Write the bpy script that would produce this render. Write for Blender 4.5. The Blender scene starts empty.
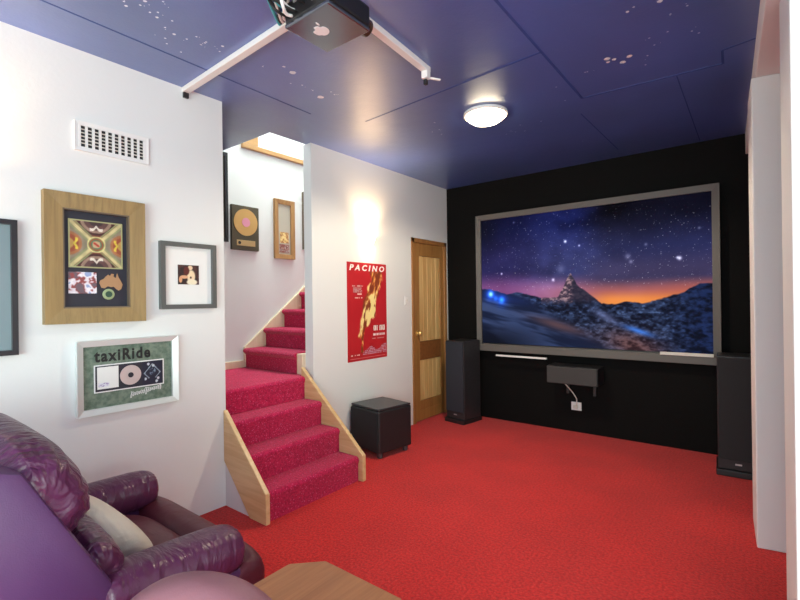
import bpy, bmesh, math, random
import numpy as np
from mathutils import Matrix, Vector

random.seed(7)
RNG = np.random.RandomState(5)
SC = bpy.context.scene
COL = SC.collection
PI = math.pi
R = math.radians

# ------------------------------------------------------------------ camera
H = 2.59                     # ceiling height
XL, XM, XF, YB = -2.69, -2.836, -3.75, 4.54   # left wall, wall with the door, stair far wall, black wall
cd = bpy.data.cameras.new('camera'); cam = bpy.data.objects.new('camera', cd); COL.objects.link(cam)
cd.sensor_width = 36.0; cd.lens = 455.5 / 800 * 36.0; cd.clip_start = 0.05
cam.matrix_world = (Matrix.Translation((0, 0, 1.3)) @ Matrix.Rotation(R(37.99), 4, 'Z')
                    @ Matrix.Rotation(R(90.05), 4, 'X') @ Matrix.Rotation(R(-0.707), 4, 'Z'))
SC.camera = cam

# ------------------------------------------------------------------ world, lights, exposure
SC.view_settings.view_transform = 'Standard'
SC.view_settings.look = 'None'
SC.view_settings.exposure = 0.10
SC.view_settings.gamma = 1.0
SC.view_settings.use_curve_mapping = False
w = bpy.data.worlds.new('world'); SC.world = w; w.use_nodes = True
w.node_tree.nodes['Background'].inputs[0].default_value = (0.75, 0.85, 1.0, 1)
w.node_tree.nodes['Background'].inputs[1].default_value = 1.0


def area(name, loc, target, sx, sy, power, color):
    l = bpy.data.lights.new(name, 'AREA'); l.shape = 'RECTANGLE'; l.size = sx; l.size_y = sy
    l.energy = power; l.color = color
    o = bpy.data.objects.new(name, l); COL.objects.link(o)
    o.location = loc
    o.rotation_euler = (Vector(target) - Vector(loc)).to_track_quat('-Z', 'Y').to_euler()
    return o


def point(name, loc, power, color, r=0.04):
    l = bpy.data.lights.new(name, 'POINT'); l.energy = power; l.color = color; l.shadow_soft_size = r
    o = bpy.data.objects.new(name, l); COL.objects.link(o); o.location = loc
    return o


# daylight through the big window behind the camera and the one on the right
area('daylight_back_window', (0.2, -2.45, 1.10), (-1.3, 3.0, 0.9), 3.0, 1.7, 160, (0.82, 1.0, 0.96))
area('daylight_side_window', (2.3, -0.2, 1.00), (-2.6, 1.0, 0.5), 2.4, 1.6, 80, (0.82, 1.0, 0.96))
# daylight falling down the stairwell from the upper floor
area('daylight_stairwell', (-3.3, 3.2, 4.7), (-3.35, 2.6, 0.0), 0.7, 1.8, 105, (0.92, 1.0, 0.93))


# ------------------------------------------------------------------ materials
def principled(name, color, rough=0.6, metal=0.0, spec=0.5, emit=None, estr=0.0):
    m = bpy.data.materials.new(name); m.use_nodes = True
    b = m.node_tree.nodes['Principled BSDF']
    b.inputs['Base Color'].default_value = (*color, 1)
    b.inputs['Roughness'].default_value = rough
    b.inputs['Metallic'].default_value = metal
    b.inputs['Specular IOR Level'].default_value = spec
    if emit:
        b.inputs['Emission Color'].default_value = (*emit, 1)
        b.inputs['Emission Strength'].default_value = estr
    return m


class NT:
    def __init__(self, m):
        self.t = m.node_tree; self.n = self.t.nodes; self.b = self.n['Principled BSDF']

    def add(self, typ, **kw):
        nd = self.n.new(typ)
        for k, v in kw.items():
            if k in nd.inputs: nd.inputs[k].default_value = v
            else: setattr(nd, k, v)
        return nd

    def link(self, a, b): self.t.links.new(a, b)

    def coord(self, scale=(1, 1, 1), rot=(0, 0, 0)):
        c = self.add('ShaderNodeTexCoord'); mp = self.add('ShaderNodeMapping')
        mp.inputs['Scale'].default_value = scale; mp.inputs['Rotation'].default_value = rot
        self.link(c.outputs['Object'], mp.inputs['Vector']); return mp.outputs[0]

    def ramp(self, src, stops):
        r = self.add('ShaderNodeValToRGB'); e = r.color_ramp.elements
        while len(e) < len(stops): e.new(0.5)
        for q, (p, c) in zip(e, stops): q.position = p; q.color = (*c, 1)
        self.link(src, r.inputs[0]); return r.outputs[0]

    def bump(self, src, strength, dist=0.01, normal=None):
        b = self.add('ShaderNodeBump'); b.inputs['Strength'].default_value = strength
        b.inputs['Distance'].default_value = dist
        self.link(src, b.inputs['Height'])
        if normal is not None: self.link(normal, b.inputs['Normal'])
        self.link(b.outputs[0], self.b.inputs['Normal']); return b.outputs[0]


def mat_wall(name, col, bump=0.12):
    m = principled(name, col, 0.75, spec=0.3); t = NT(m)
    n = t.add('ShaderNodeTexNoise', Scale=60.0, Detail=4.0); t.link(t.coord(), n.inputs['Vector'])
    t.bump(n.outputs[0], bump, 0.004); return m


def mat_wood(name, c1, c2, axis='z', scale=1.0, rough=0.4):
    m = principled(name, c1, rough); t = NT(m)
    sc = {'x': (0.6, 9, 9), 'y': (9, 0.6, 9), 'z': (9, 9, 0.6)}[axis]
    v = t.coord(tuple(s * scale for s in sc))
    n = t.add('ShaderNodeTexNoise', Scale=3.0, Detail=6.0, Roughness=0.65, Distortion=0.6); t.link(v, n.inputs['Vector'])
    t.link(t.ramp(n.outputs[0], [(0.3, c2), (0.62, c1)]), t.b.inputs['Base Color'])
    t.bump(n.outputs[0], 0.08, 0.003); return m


def mat_carpet(name, base, dark, dot, dotscale=34.0, dots=0.5, rnd=0.25):
    m = principled(name, base, 0.95, spec=0.1); t = NT(m)
    v = t.coord()
    n1 = t.add('ShaderNodeTexNoise', Scale=2.2, Detail=3.0); t.link(v, n1.inputs['Vector'])
    n2 = t.add('ShaderNodeTexNoise', Scale=75.0, Detail=5.0, Roughness=0.7); t.link(v, n2.inputs['Vector'])
    c1 = t.ramp(n2.outputs[0], [(0.40, dark), (0.56, base)])
    mx = t.add('ShaderNodeMixRGB', blend_type='MULTIPLY'); mx.inputs[0].default_value = 0.5
    t.link(c1, mx.inputs[1]); t.link(t.ramp(n1.outputs[0], [(0.35, (0.72, 0.72, 0.72)), (0.65, (1, 1, 1))]), mx.inputs[2])
    vo = t.add('ShaderNodeTexVoronoi', Scale=dotscale, Randomness=rnd); t.link(v, vo.inputs['Vector'])
    dm = t.ramp(vo.outputs['Distance'], [(0.14, (1, 1, 1)), (0.26, (0, 0, 0))])
    fac = t.add('ShaderNodeMath', operation='MULTIPLY'); t.link(dm, fac.inputs[0]); fac.inputs[1].default_value = dots
    m2 = t.add('ShaderNodeMixRGB'); t.link(fac.outputs[0], m2.inputs[0]); t.link(mx.outputs[0], m2.inputs[1]); m2.inputs[2].default_value = (*dot, 1)
    t.link(m2.outputs[0], t.b.inputs['Base Color'])
    t.b.inputs['Sheen Weight'].default_value = 0.15
    t.bump(n2.outputs[0], 0.6, 0.008); return m


def mat_leather(name, col, rough=0.34, crease=0.5, cscale=7.0, spec=0.5, stretch=False):
    m = principled(name, col, rough, spec=spec); t = NT(m)
    v = t.coord()
    g = t.add('ShaderNodeTexVoronoi', Scale=260.0); t.link(v, g.inputs['Vector'])
    b1 = t.bump(g.outputs['Distance'], 0.10, 0.002)
    n = t.add('ShaderNodeTexNoise', Scale=cscale, Detail=3.0, Roughness=0.5, Distortion=0.8)
    t.link(t.coord((2.2, 0.8, 0.8)) if stretch else v, n.inputs['Vector'])
    t.bump(n.outputs[0], crease, 0.03 if stretch else 0.02, b1)
    return m


M = {}
M['white'] = mat_wall('white_wall_paint', (0.77, 0.785, 0.775))
M['pillar_white'] = mat_wall('white_pillar_paint', (0.80, 0.79, 0.78))
M['black_wall'] = mat_wall('black_wall_fabric', (0.0040, 0.0038, 0.0038), 0.3)
M['black_wall'].node_tree.nodes['Principled BSDF'].inputs['Specular IOR Level'].default_value = 0.12
M['carpet'] = mat_carpet('red_carpet', (0.72, 0.026, 0.022), (0.48, 0.013, 0.012), (0.78, 0.10, 0.08), 42.0, 0.25)
M['stair_carpet'] = mat_carpet('skylight_tinted_stair_carpet', (0.56, 0.018, 0.085), (0.34, 0.009, 0.055), (0.72, 0.16, 0.32), 62.0, 0.7, 1.0)  # red carpet with the bluish skylight tint mixed into its colours; denser speckle
M['pine'] = mat_wood('pale_pine', (0.74, 0.52, 0.27), (0.60, 0.37, 0.16), 'x', 1.0, 0.38)
M['pine_y'] = mat_wood('pine_rail', (0.50, 0.28, 0.11), (0.38, 0.20, 0.07), 'y', 1.0, 0.4)
M['cream_wood'] = mat_wood('cream_wood', (0.80, 0.68, 0.50), (0.72, 0.58, 0.38), 'z', 1.0, 0.45)
M['door_pine'] = mat_wood('door_pine', (0.72, 0.48, 0.20), (0.56, 0.32, 0.11), 'z', 1.0, 0.3)
M['door_brown'] = mat_wood('door_frame_wood', (0.40, 0.19, 0.06), (0.27, 0.11, 0.03), 'z', 1.0, 0.3)
M['door_stile'] = mat_wood('door_stile_wood', (0.40, 0.20, 0.06), (0.29, 0.13, 0.035), 'z', 1.0, 0.3)
M['door_rail'] = mat_wood('door_rail_wood', (0.28, 0.11, 0.035), (0.19, 0.065, 0.02), 'y', 1.0, 0.28)
M['black_box'] = principled('black_vinyl', (0.012, 0.012, 0.014), 0.5)
M['black_top'] = mat_wood('black_ash', (0.030, 0.030, 0.034), (0.018, 0.018, 0.02), 'x', 2.0, 0.32)
M['grille'] = principled('black_grille_cloth', (0.016, 0.016, 0.019), 0.85)
M['grille_left'] = principled('dark_blue_grille_cloth', (0.020, 0.024, 0.036), 0.8)
M['silver'] = principled('silver_plastic', (0.55, 0.55, 0.57), 0.35, 0.6)
M['bracket'] = principled('dark_metal', (0.08, 0.08, 0.085), 0.4, 0.5)
M['chrome'] = principled('chrome', (0.8, 0.8, 0.8), 0.18, 1.0)
M['brass'] = principled('brass', (0.80, 0.56, 0.20), 0.3, 0.6)
M['gold'] = principled('gold_disc', (0.66, 0.40, 0.16), 0.3, 0.9)
M['grey_frame'] = principled('screen_frame_grey', (0.115, 0.108, 0.10), 0.55)
M['white_plastic'] = principled('white_plastic', (0.82, 0.82, 0.80), 0.4)
M['cream_plastic'] = principled('cream_plastic', (0.70, 0.67, 0.60), 0.4)
M['dark_hole'] = principled('dark_opening', (0.02, 0.02, 0.022), 0.8)
M['black_plastic'] = principled('black_plastic', (0.012, 0.012, 0.013), 0.35)
M['black_cable'] = principled('black_cable', (0.01, 0.01, 0.01), 0.5)
M['cyan_cable'] = principled('cyan_cable', (0.05, 0.45, 0.5), 0.5)
M['pink_label'] = principled('pink_record_label', (0.75, 0.30, 0.42), 0.5)
M['leather'] = mat_leather('aubergine_leather', (0.105, 0.020, 0.045))
M['leather_arm'] = mat_leather('aubergine_leather_arm', (0.098, 0.020, 0.062), 0.33, 0.42, 11.0, stretch=True)
M['leather_seat'] = mat_leather('aubergine_leather_seat', (0.10, 0.018, 0.030), 0.42, 0.45, 6.0, 0.3)
M['leather_wrinkled'] = mat_leather('aubergine_leather_creased', (0.095, 0.020, 0.066), 0.30, 1.0, 11.0, stretch=True)
M['leather_panel'] = mat_leather('aubergine_leather_blue_sheen', (0.092, 0.030, 0.115), 0.40, 0.08, 4.0)  # violet sheen of the blue ceiling is mixed into the leather colour
M['pink_leather'] = mat_leather('dusty_pink_leather', (0.27, 0.115, 0.135), 0.55, 0.15, 9.0, 0.3)
M['cushion'] = mat_leather('ivory_cushion', (0.72, 0.66, 0.55), 0.7, 0.6, 9.0, 0.2)
M['table'] = mat_wood('table_wood', (0.46, 0.185, 0.065), (0.34, 0.12, 0.038), 'y', 1.2, 0.42)
M['frame_oak'] = mat_wood('raw_oak_frame', (0.36, 0.245, 0.10), (0.25, 0.17, 0.07), 'z', 1.6, 0.5)
M['frame_slip'] = principled('dark_frame_slip', (0.16, 0.12, 0.08), 0.5)
M['frame_brown'] = mat_wood('brown_frame', (0.46, 0.25, 0.09), (0.30, 0.15, 0.05), 'z', 1.6, 0.4)
M['frame_grey'] = principled('grey_frame', (0.11, 0.115, 0.11), 0.4)
M['frame_black'] = principled('black_frame', (0.012, 0.010, 0.014), 0.3)
M['frame_silver'] = principled('silver_frame', (0.74, 0.79, 0.77), 0.35, 0.3)
M['navy_mat'] = principled('navy_mat_board', (0.022, 0.022, 0.035), 0.6)
M['white_mat'] = principled('white_mat_board', (0.82, 0.83, 0.81), 0.7)
M['brown_mat'] = principled('brown_mat_board', (0.075, 0.062, 0.035), 0.6)
M['teal_reflection'] = principled('painted_teal_reflection', (0.22, 0.30, 0.32), 0.2)  # teal reflection in the picture glass, painted as flat base colour
M['pale_print'] = principled('pale_document', (0.50, 0.46, 0.38), 0.3)
M['tan'] = principled('tan_metal', (0.42, 0.24, 0.12), 0.4)
M['ink'] = principled('black_ink', (0.012, 0.012, 0.012), 0.6)
M['paper_white'] = principled('white_print', (0.85, 0.85, 0.85), 0.6)
M['poster_white'] = principled('poster_lettering', (0.95, 0.90, 0.85), 0.6)
M['pink_silver'] = principled('silver_disc', (0.74, 0.66, 0.64), 0.3, 0.5)


def mat_green_mat():
    m = principled('green_suede_mat', (0.10, 0.15, 0.11), 0.8); t = NT(m)
    n = t.add('ShaderNodeTexNoise', Scale=40.0, Detail=5.0); t.link(t.coord(), n.inputs['Vector'])
    t.link(t.ramp(n.outputs[0], [(0.35, (0.10, 0.15, 0.11)), (0.65, (0.20, 0.26, 0.20))]), t.b.inputs['Base Color']); return m


M['green_mat'] = mat_green_mat()


def mat_ceiling():
    m = principled('glossy_blue_ceiling', (0.05, 0.06, 0.26), 0.45, spec=0.5); t = NT(m)
    t.b.inputs['Coat Weight'].default_value = 1.0; t.b.inputs['Coat IOR'].default_value = 1.95; t.b.inputs['Coat Roughness'].default_value = 0.37
    v = t.coord()
    n = t.add('ShaderNodeTexNoise', Scale=1.1, Detail=3.0); t.link(v, n.inputs['Vector'])
    t.link(t.ramp(n.outputs[0], [(0.35, (0.050, 0.096, 0.31)), (0.65, (0.064, 0.118, 0.42))]), t.b.inputs['Base Color'])
    n1 = t.add('ShaderNodeTexNoise', Scale=70.0, Detail=3.0); t.link(v, n1.inputs['Vector'])
    b1 = t.bump(n1.outputs[0], 0.16, 0.004)
    n2 = t.add('ShaderNodeTexNoise', Scale=5.0, Detail=2.0); t.link(v, n2.inputs['Vector'])
    nb = t.bump(n2.outputs[0], 0.14, 0.02, b1); t.link(nb, t.b.inputs['Coat Normal'])
    return m


M['ceiling'] = mat_ceiling()
M['star'] = principled('star_paint', (0.85, 0.88, 0.95), 0.6)
M['joint'] = principled('ceiling_joint_paint', (0.035, 0.07, 0.26), 0.4)


def mat_paint(name, emit=0.0, rough=0.5):
    m = principled(name, (0.5, 0.5, 0.5), rough); t = NT(m)
    a = t.add('ShaderNodeAttribute'); a.attribute_name = 'paint'
    t.link(a.outputs['Color'], t.b.inputs['Base Color'])
    if emit:
        t.link(a.outputs['Color'], t.b.inputs['Emission Color'])
        t.b.inputs['Emission Strength'].default_value = emit
        t.b.inputs['Base Color'].default_value = (0.004, 0.004, 0.004, 1); t.b.inputs['Specular IOR Level'].default_value = 0.05
        for l in list(t.t.links):
            if l.to_socket == t.b.inputs['Base Color']: t.t.links.remove(l)
    return m


M['print'] = mat_paint('printed_picture')
M['projection'] = mat_paint('projected_picture', 0.92, 0.9)


# ------------------------------------------------------------------ mesh helpers
def tag(o, label=None, cat=None, group=None, kind=None):
    if label: o['label'] = label
    if cat: o['category'] = cat
    if group: o['group'] = group
    if kind: o['kind'] = kind
    return o


def empty(name, loc=(0, 0, 0), rz=0.0, label=None, cat=None, group=None, rot=None):
    o = bpy.data.objects.new(name, None); o.empty_display_size = 0.1; COL.objects.link(o)
    o.location = loc; o.rotation_euler = rot if rot else (0, 0, rz)
    return tag(o, label, cat, group)


def copy_tree(o, parent=None):
    c = o.copy(); COL.objects.link(c)
    if parent is not None: c.parent = parent
    for ch in [x for x in bpy.data.objects if x.parent == o]: copy_tree(ch, c)
    return c


def sub(child, parent):
    """child becomes a sub-part of parent (both built in the thing's frame, parent unrotated)"""
    child.parent = parent; child.location = Vector(child.location) - Vector(parent.location); return child


class MB:
    """collects shapes into one mesh"""
    def __init__(self): self.bm = bmesh.new()

    def _xf(self, vs, mat):
        if mat is not None: bmesh.ops.transform(self.bm, matrix=mat, verts=vs)

    def box(self, x0, x1, y0, y1, z0, z1, bev=0.0, seg=2, mat=None):
        vs = [self.bm.verts.new(p) for p in [(x0, y0, z0), (x1, y0, z0), (x1, y1, z0), (x0, y1, z0), (x0, y0, z1), (x1, y0, z1), (x1, y1, z1), (x0, y1, z1)]]
        fs = [self.bm.faces.new([vs[i] for i in f]) for f in [(3, 2, 1, 0), (4, 5, 6, 7), (0, 1, 5, 4), (1, 2, 6, 5), (2, 3, 7, 6), (3, 0, 4, 7)]]
        if bev:
            es = list({e for f in fs for e in f.edges})
            r = bmesh.ops.bevel(self.bm, geom=es, offset=bev, segments=seg, affect='EDGES', profile=0.5)
            vs = list({v for f in r['faces'] for v in f.verts} | {v for v in vs if v.is_valid})
        self._xf(vs, mat); return self

    def prism(self, pts, a, b, axis='y', bev=0.0, mat=None):
        """polygon pts extruded along axis from a to b. axis y: pts (x,z); x: pts (y,z); z: pts (x,y)"""
        def P(p, t):
            return {'y': (p[0], t, p[1]), 'x': (t, p[0], p[1]), 'z': (p[0], p[1], t)}[axis]
        v0 = [self.bm.verts.new(P(p, a)) for p in pts]; v1 = [self.bm.verts.new(P(p, b)) for p in pts]
        n = len(pts); fs = [self.bm.faces.new(v0), self.bm.faces.new(v1[::-1])]
        for i in range(n): fs.append(self.bm.faces.new([v0[i], v1[i], v1[(i + 1) % n], v0[(i + 1) % n]]))
        bmesh.ops.recalc_face_normals(self.bm, faces=fs)
        vs = v0 + v1
        if bev:
            es = list({e for f in fs for e in f.edges})
            r = bmesh.ops.bevel(self.bm, geom=es, offset=bev, segments=2, affect='EDGES', profile=0.5)
            vs = list({v for f in r['faces'] for v in f.verts} | {v for v in vs if v.is_valid})
        self._xf(vs, mat); return self

    def tube(self, pts, r, seg=10, closed=False):
        pts = [Vector(p) for p in pts]; rings = []
        n = len(pts); up = None
        for i, p in enumerate(pts):
            d = (pts[min(i + 1, n - 1)] - pts[max(i - 1, 0)]).normalized()
            if up is None: up = Vector((0, 0, 1)) if abs(d.z) < 0.9 else Vector((1, 0, 0))
            a = d.cross(up).normalized(); b = a.cross(d).normalized(); up = b
            rr = r[i] if isinstance(r, (list, tuple)) else r
            rings.append([self.bm.verts.new(p + rr * (math.cos(2 * PI * k / seg) * a + math.sin(2 * PI * k / seg) * b)) for k in range(seg)])
        for i in range(n - 1):
            for k in range(seg):
                self.bm.faces.new([rings[i][k], rings[i][(k + 1) % seg], rings[i + 1][(k + 1) % seg], rings[i + 1][k]])
        self.bm.faces.new(rings[0][::-1]); self.bm.faces.new(rings[-1])
        return self

    def lathe(self, prof, seg=40, mat=None, arc=2 * PI):
        """prof (r,z) from bottom to top around z"""
        vs = []; rings = []
        full = abs(arc - 2 * PI) < 1e-6; cnt = seg if full else seg + 1
        for r, z in prof:
            ring = [self.bm.verts.new((r * math.cos(arc * k / seg), r * math.sin(arc * k / seg), z)) for k in range(cnt)]
            rings.append(ring); vs += ring
        for i in range(len(prof) - 1):
            for k in range(seg):
                k2 = (k + 1) % cnt
                try: self.bm.faces.new([rings[i][k], rings[i][k2], rings[i + 1][k2], rings[i + 1][k]])
                except ValueError: pass
        if full:
            for ring, rv in ((rings[0], True), (rings[-1], False)):
                try: self.bm.faces.new(ring[::-1] if rv else ring)
                except ValueError: pass
        bmesh.ops.remove_doubles(self.bm, verts=vs, dist=1e-6)
        vs = [v for v in vs if v.is_valid]
        self._xf(vs, mat); return self

    def grid(self, f, nu, nv, close_u=False):
        """surface f(u,v) -> xyz, u,v in 0..1"""
        vv = [[self.bm.verts.new(f(i / nu, j / nv)) for j in range(nv + 1)] for i in range(nu if close_u else nu + 1)]
        cu = len(vv)
        for i in range(nu):
            for j in range(nv):
                i2 = (i + 1) % cu
                try: self.bm.faces.new([vv[i][j], vv[i2][j], vv[i2][j + 1], vv[i][j + 1]])
                except ValueError: pass
        return self

    def frame(self, w, h, band, y0, y1, z0=0.0, lip=0.0):
        """mitred frame in the xz plane, centred on x, bottom z0; front at y0; inner edge steps back by lip"""
        x = w / 2
        out = [(-x, z0), (x, z0), (x, z0 + h), (-x, z0 + h)]
        inn = [(-x + band, z0 + band), (x - band, z0 + band), (x - band, z0 + h - band), (-x + band, z0 + h - band)]
        for i in range(4):
            j = (i + 1) % 4
            q = [out[i], out[j], inn[j], inn[i]]
            yf = [y0, y0, y0 + lip, y0 + lip]
            a = [self.bm.verts.new((p[0], yy, p[1])) for p, yy in zip(q, yf)]
            b = [self.bm.verts.new((p[0], y1, p[1])) for p in q]
            fs = [self.bm.faces.new(a), self.bm.faces.new(b[::-1])]
            for k in range(4): fs.append(self.bm.faces.new([a[k], b[k], b[(k + 1) % 4], a[(k + 1) % 4]]))
        bmesh.ops.remove_doubles(self.bm, verts=self.bm.verts[:], dist=1e-6)
        bmesh.ops.recalc_face_normals(self.bm, faces=self.bm.faces[:])
        return self

    def build(self, name, mat, parent=None, loc=None, rot=None, smooth=False, subsurf=0, autosmooth=None):
        me = bpy.data.meshes.new(name); bmesh.ops.recalc_face_normals(self.bm, faces=self.bm.faces[:])
        self.bm.to_mesh(me); self.bm.free()
        for m in (mat if isinstance(mat, list) else [mat]): me.materials.append(m)
        if smooth:
            me.polygons.foreach_set('use_smooth', [True] * len(me.polygons))
            if autosmooth: me.set_sharp_from_angle(angle=R(autosmooth))
        o = bpy.data.objects.new(name, me); COL.objects.link(o)
        if parent is not None: o.parent = parent
        if loc: o.location = loc
        if rot: o.rotation_euler = rot
        if subsurf:
            s = o.modifiers.new('subsurf', 'SUBSURF'); s.levels = subsurf; s.render_levels = subsurf
        return o


def struct(name, mb, mat, **kw):
    o = mb.build(name, mat, **kw); o['kind'] = 'structure'; return o


def text(name, s, size, mat, parent, loc, width=None, shear=0.0, bold=0.0, depth=0.0006, space=1.0):
    """lettering standing in the xz plane facing -y, starting at loc (left end of the baseline)"""
    c = bpy.data.curves.new(name, 'FONT'); c.body = s; c.size = size; c.shear = shear; c.offset = bold
    c.extrude = depth; c.resolution_u = 3; c.space_character = space
    o = bpy.data.objects.new(name, c); COL.objects.link(o)
    dg = bpy.context.evaluated_depsgraph_get()
    me = bpy.data.meshes.new_from_object(o.evaluated_get(dg))
    bpy.data.objects.remove(o)
    xs = [v.co.x for v in me.vertices]
    k = (width / (max(xs) - min(xs))) if width else 1.0
    x0 = min(xs)
    for v in me.vertices: v.co = Vector(((v.co.x - x0) * k, -v.co.z, v.co.y))
    me.materials.clear(); me.materials.append(mat); me.name = name
    o = bpy.data.objects.new(name, me); COL.objects.link(o); o.parent = parent; o.location = loc
    return o


def srgb(c):
    c = np.asarray(c, float) / 255.0
    return np.where(c <= 0.04045, c / 12.92, ((c + 0.055) / 1.055) ** 2.4)


def vnoise(u, v, scale, seed=0, octaves=4):
    out = np.zeros_like(u); amp = 0.5; s = scale
    for o in range(octaves):
        rs = np.random.RandomState(seed + o * 17); g = rs.rand(128, 128)
        x = u * s; y = v * s; xi = np.floor(x).astype(int); yi = np.floor(y).astype(int)
        fx = x - xi; fy = y - yi; fx = fx * fx * (3 - 2 * fx); fy = fy * fy * (3 - 2 * fy)
        a = g[xi % 128, yi % 128]; b = g[(xi + 1) % 128, yi % 128]; c = g[xi % 128, (yi + 1) % 128]; d = g[(xi + 1) % 128, (yi + 1) % 128]
        out += amp * ((a * (1 - fx) + b * fx) * (1 - fy) + (c * (1 - fx) + d * fx) * fy)
        amp *= 0.5; s *= 2
    return out


def sst(a, b, x):
    t = np.clip((x - a) / (b - a), 0, 1); return t * t * (3 - 2 * t)


def mix(a, b, f):
    return a + (b - a) * f[..., None]


def painted(name, w, h, nx, ny, fn, parent, loc, mat=None, thick=0.0):
    """flat printed sheet w x h in the xz plane facing -y (x centred, z from 0 up); fn(u,v)->sRGB 0..255 per point"""
    u, v = np.meshgrid(np.linspace(0, 1, nx + 1), np.linspace(0, 1, ny + 1))
    rgb = srgb(np.clip(fn(u, v), 0, 255)).reshape(-1, 3)
    co = np.stack([(u - 0.5) * w, np.zeros_like(u), v * h], -1).reshape(-1, 3)
    idx = np.arange((nx + 1) * (ny + 1)).reshape(ny + 1, nx + 1)
    f = np.stack([idx[:-1, :-1], idx[:-1, 1:], idx[1:, 1:], idx[1:, :-1]], -1).reshape(-1, 4)
    faces = f.tolist(); verts = co.tolist()
    if thick:
        n = len(verts); b = [(-w / 2, thick, 0), (w / 2, thick, 0), (w / 2, thick, h), (-w / 2, thick, h)]
        cs = [int(idx[0, 0]), int(idx[0, -1]), int(idx[-1, -1]), int(idx[-1, 0])]
        verts += b; faces.append([n + 3, n + 2, n + 1, n])
        for k in range(4): faces.append([cs[k], n + k, n + (k + 1) % 4, cs[(k + 1) % 4]])
        rgb = np.vstack([rgb, np.tile(rgb[0], (4, 1))])
    me = bpy.data.meshes.new(name); me.from_pydata(verts, [], faces)
    at = me.color_attributes.new('paint', 'FLOAT_COLOR', 'POINT')
    at.data.foreach_set('color', np.hstack([rgb, np.ones((len(rgb), 1))]).astype(np.float32).ravel())
    me.materials.append(mat or M['print'])
    o = bpy.data.objects.new(name, me); COL.objects.link(o); o.parent = parent; o.location = loc
    return o


def rounded_roll(L, ry, rz, e=2.6, nu=56, nv=48, gather=0.0, gk=22, seed=0, taper=0.0, bulge=0.0):
    """soft roll along x (length L) with rounded, gathered ends; returns f(u,v)"""
    rs = np.random.RandomState(seed); ph = rs.rand(6) * 6.28
    def f(u, v):
        th = 2 * PI * u; s = -1 + 2 * v
        a = s * PI / 2
        xs = math.copysign(abs(math.sin(a)) ** (2 / e * 0.75), a) if a else 0.0
        rr = max(0.0, 1 - abs(xs) ** e) ** (1 / e)
        c, sn = math.cos(th), math.sin(th)
        wr = abs(xs) ** 2.2
        g = gather * wr * (math.sin(gk * th + ph[0] + 2.5 * math.sin(3 * th)) + 0.6 * math.sin(gk * 1.7 * th + ph[1])) * (0.25 + 0.75 * rr)
        sag = 1 + bulge * math.sin(2 * th + ph[2]) * (1 - wr)
        k = rr * sag + g
        return (xs * L / 2, k * ry * math.copysign(abs(c) ** 0.85, c), k * rz * math.copysign(abs(sn) ** 0.85, sn))
    return f


# ------------------------------------------------------------------ room shell
YO0, YO1 = 1.612, 2.478       # stair opening in the left side
struct('floor', MB().box(-3.85, 2.5, -2.6, 4.64, -0.08, 0.0), M['carpet'])
ceil_poly = [(-3.85, -2.6), (2.5, -2.6), (2.5, 4.64), (-2.9, 4.64), (-2.9, 2.13), (-3.85, 2.13)]
cb = MB().prism(ceil_poly, H, H + 0.22, 'z')
# painted stars: little splashes of white paint on the ceiling
stars = [(-2.111, 0.815, 0.0045), (-2.135, 0.833, 0.006), (-2.082, 0.869, 0.0045), (-2.039, 0.87, 0.007), (-1.983, 0.92, 0.0045), (-2.074, 0.939, 0.0045), (-2.114, 0.953, 0.006), (-2.163, 1.011, 0.0045), (-2.184, 1.063, 0.007), (-2.251, 1.052, 0.0045), (-2.292, 1.079, 0.0045), (-2.177, 1.121, 0.0045), (-2.122, 1.141, 0.0045), (-2.171, 1.191, 0.0045), (-2.127, 1.194, 0.0045), (-2.313, 1.16, 0.0045), (-2.1, 1.266, 0.007), (-2.156, 1.282, 0.0045), (-2.087, 1.008, 0.0045), (-2.101, 0.917, 0.0045), (-2.026, 1.585, 0.008), (-2.041, 1.657, 0.016), (-2.151, 1.732, 0.0045), (-2.116, 1.789, 0.0045), (-2.152, 1.966, 0.018), (-2.12, 1.874, 0.0045), (-2.048, 1.958, 0.0045), (-2.059, 1.998, 0.0045), (-2.114, 1.512, 0.0045), (-2.14, 1.194, 0.0045), (-2.17, 1.189, 0.0045), (-2.128, 1.398, 0.0045), (-0.619, 2.634, 0.014), (-0.59, 2.663, 0.011), (-0.623, 2.673, 0.009), (-0.56, 2.725, 0.014), (-0.519, 2.68, 0.013), (-0.743, 2.711, 0.0045), (-0.755, 2.709, 0.0045), (-0.946, 2.785, 0.0045), (-0.966, 3.01, 0.0045), (-1.217, 3.249, 0.0045), (-1.107, 3.881, 0.0045), (-0.442, 2.736, 0.0045), (-0.395, 2.644, 0.0045), (-0.404, 2.557, 0.0045), (-0.324, 2.553, 0.0045), (-0.231, 2.623, 0.0045), (-0.206, 2.663, 0.0045), (-0.316, 2.269, 0.01), (-0.414, 2.241, 0.0045), (-0.443, 2.26, 0.007), (-0.226, 2.382, 0.0045), (-0.293, 2.403, 0.0045), (-0.468, 2.838, 0.0045), (-1.363, 3.219, 0.0045), (-1.524, 3.328, 0.0045), (-1.467, 3.287, 0.0045), (-1.385, 3.356, 0.0045), (-1.448, 3.329, 0.0045), (-1.827, 2.775, 0.0045), (-1.914, 3.002, 0.0045), (-1.942, 2.915, 0.0045), (-1.875, 2.91, 0.0045)]
def splash(x, y, r):
    n = 9; off = random.random() * 6
    cb.bm.faces.new([cb.bm.verts.new((x + r * (0.8 + 0.3 * random.random()) * math.cos(-2 * PI * k / n), y + r * (0.8 + 0.3 * random.random()) * math.sin(-2 * PI * k / n), H - 0.0008)) for k in range(n)]).material_index = 1
for (cx, cy, q) in stars:
    splash(cx, cy, q * 1.2)
    if q < 0.006 and random.random() < 0.6: splash(cx + random.gauss(0, 0.03), cy + random.gauss(0, 0.03), 0.0025)
struct('ceiling', cb, [M['ceiling'], M['star']])


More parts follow.
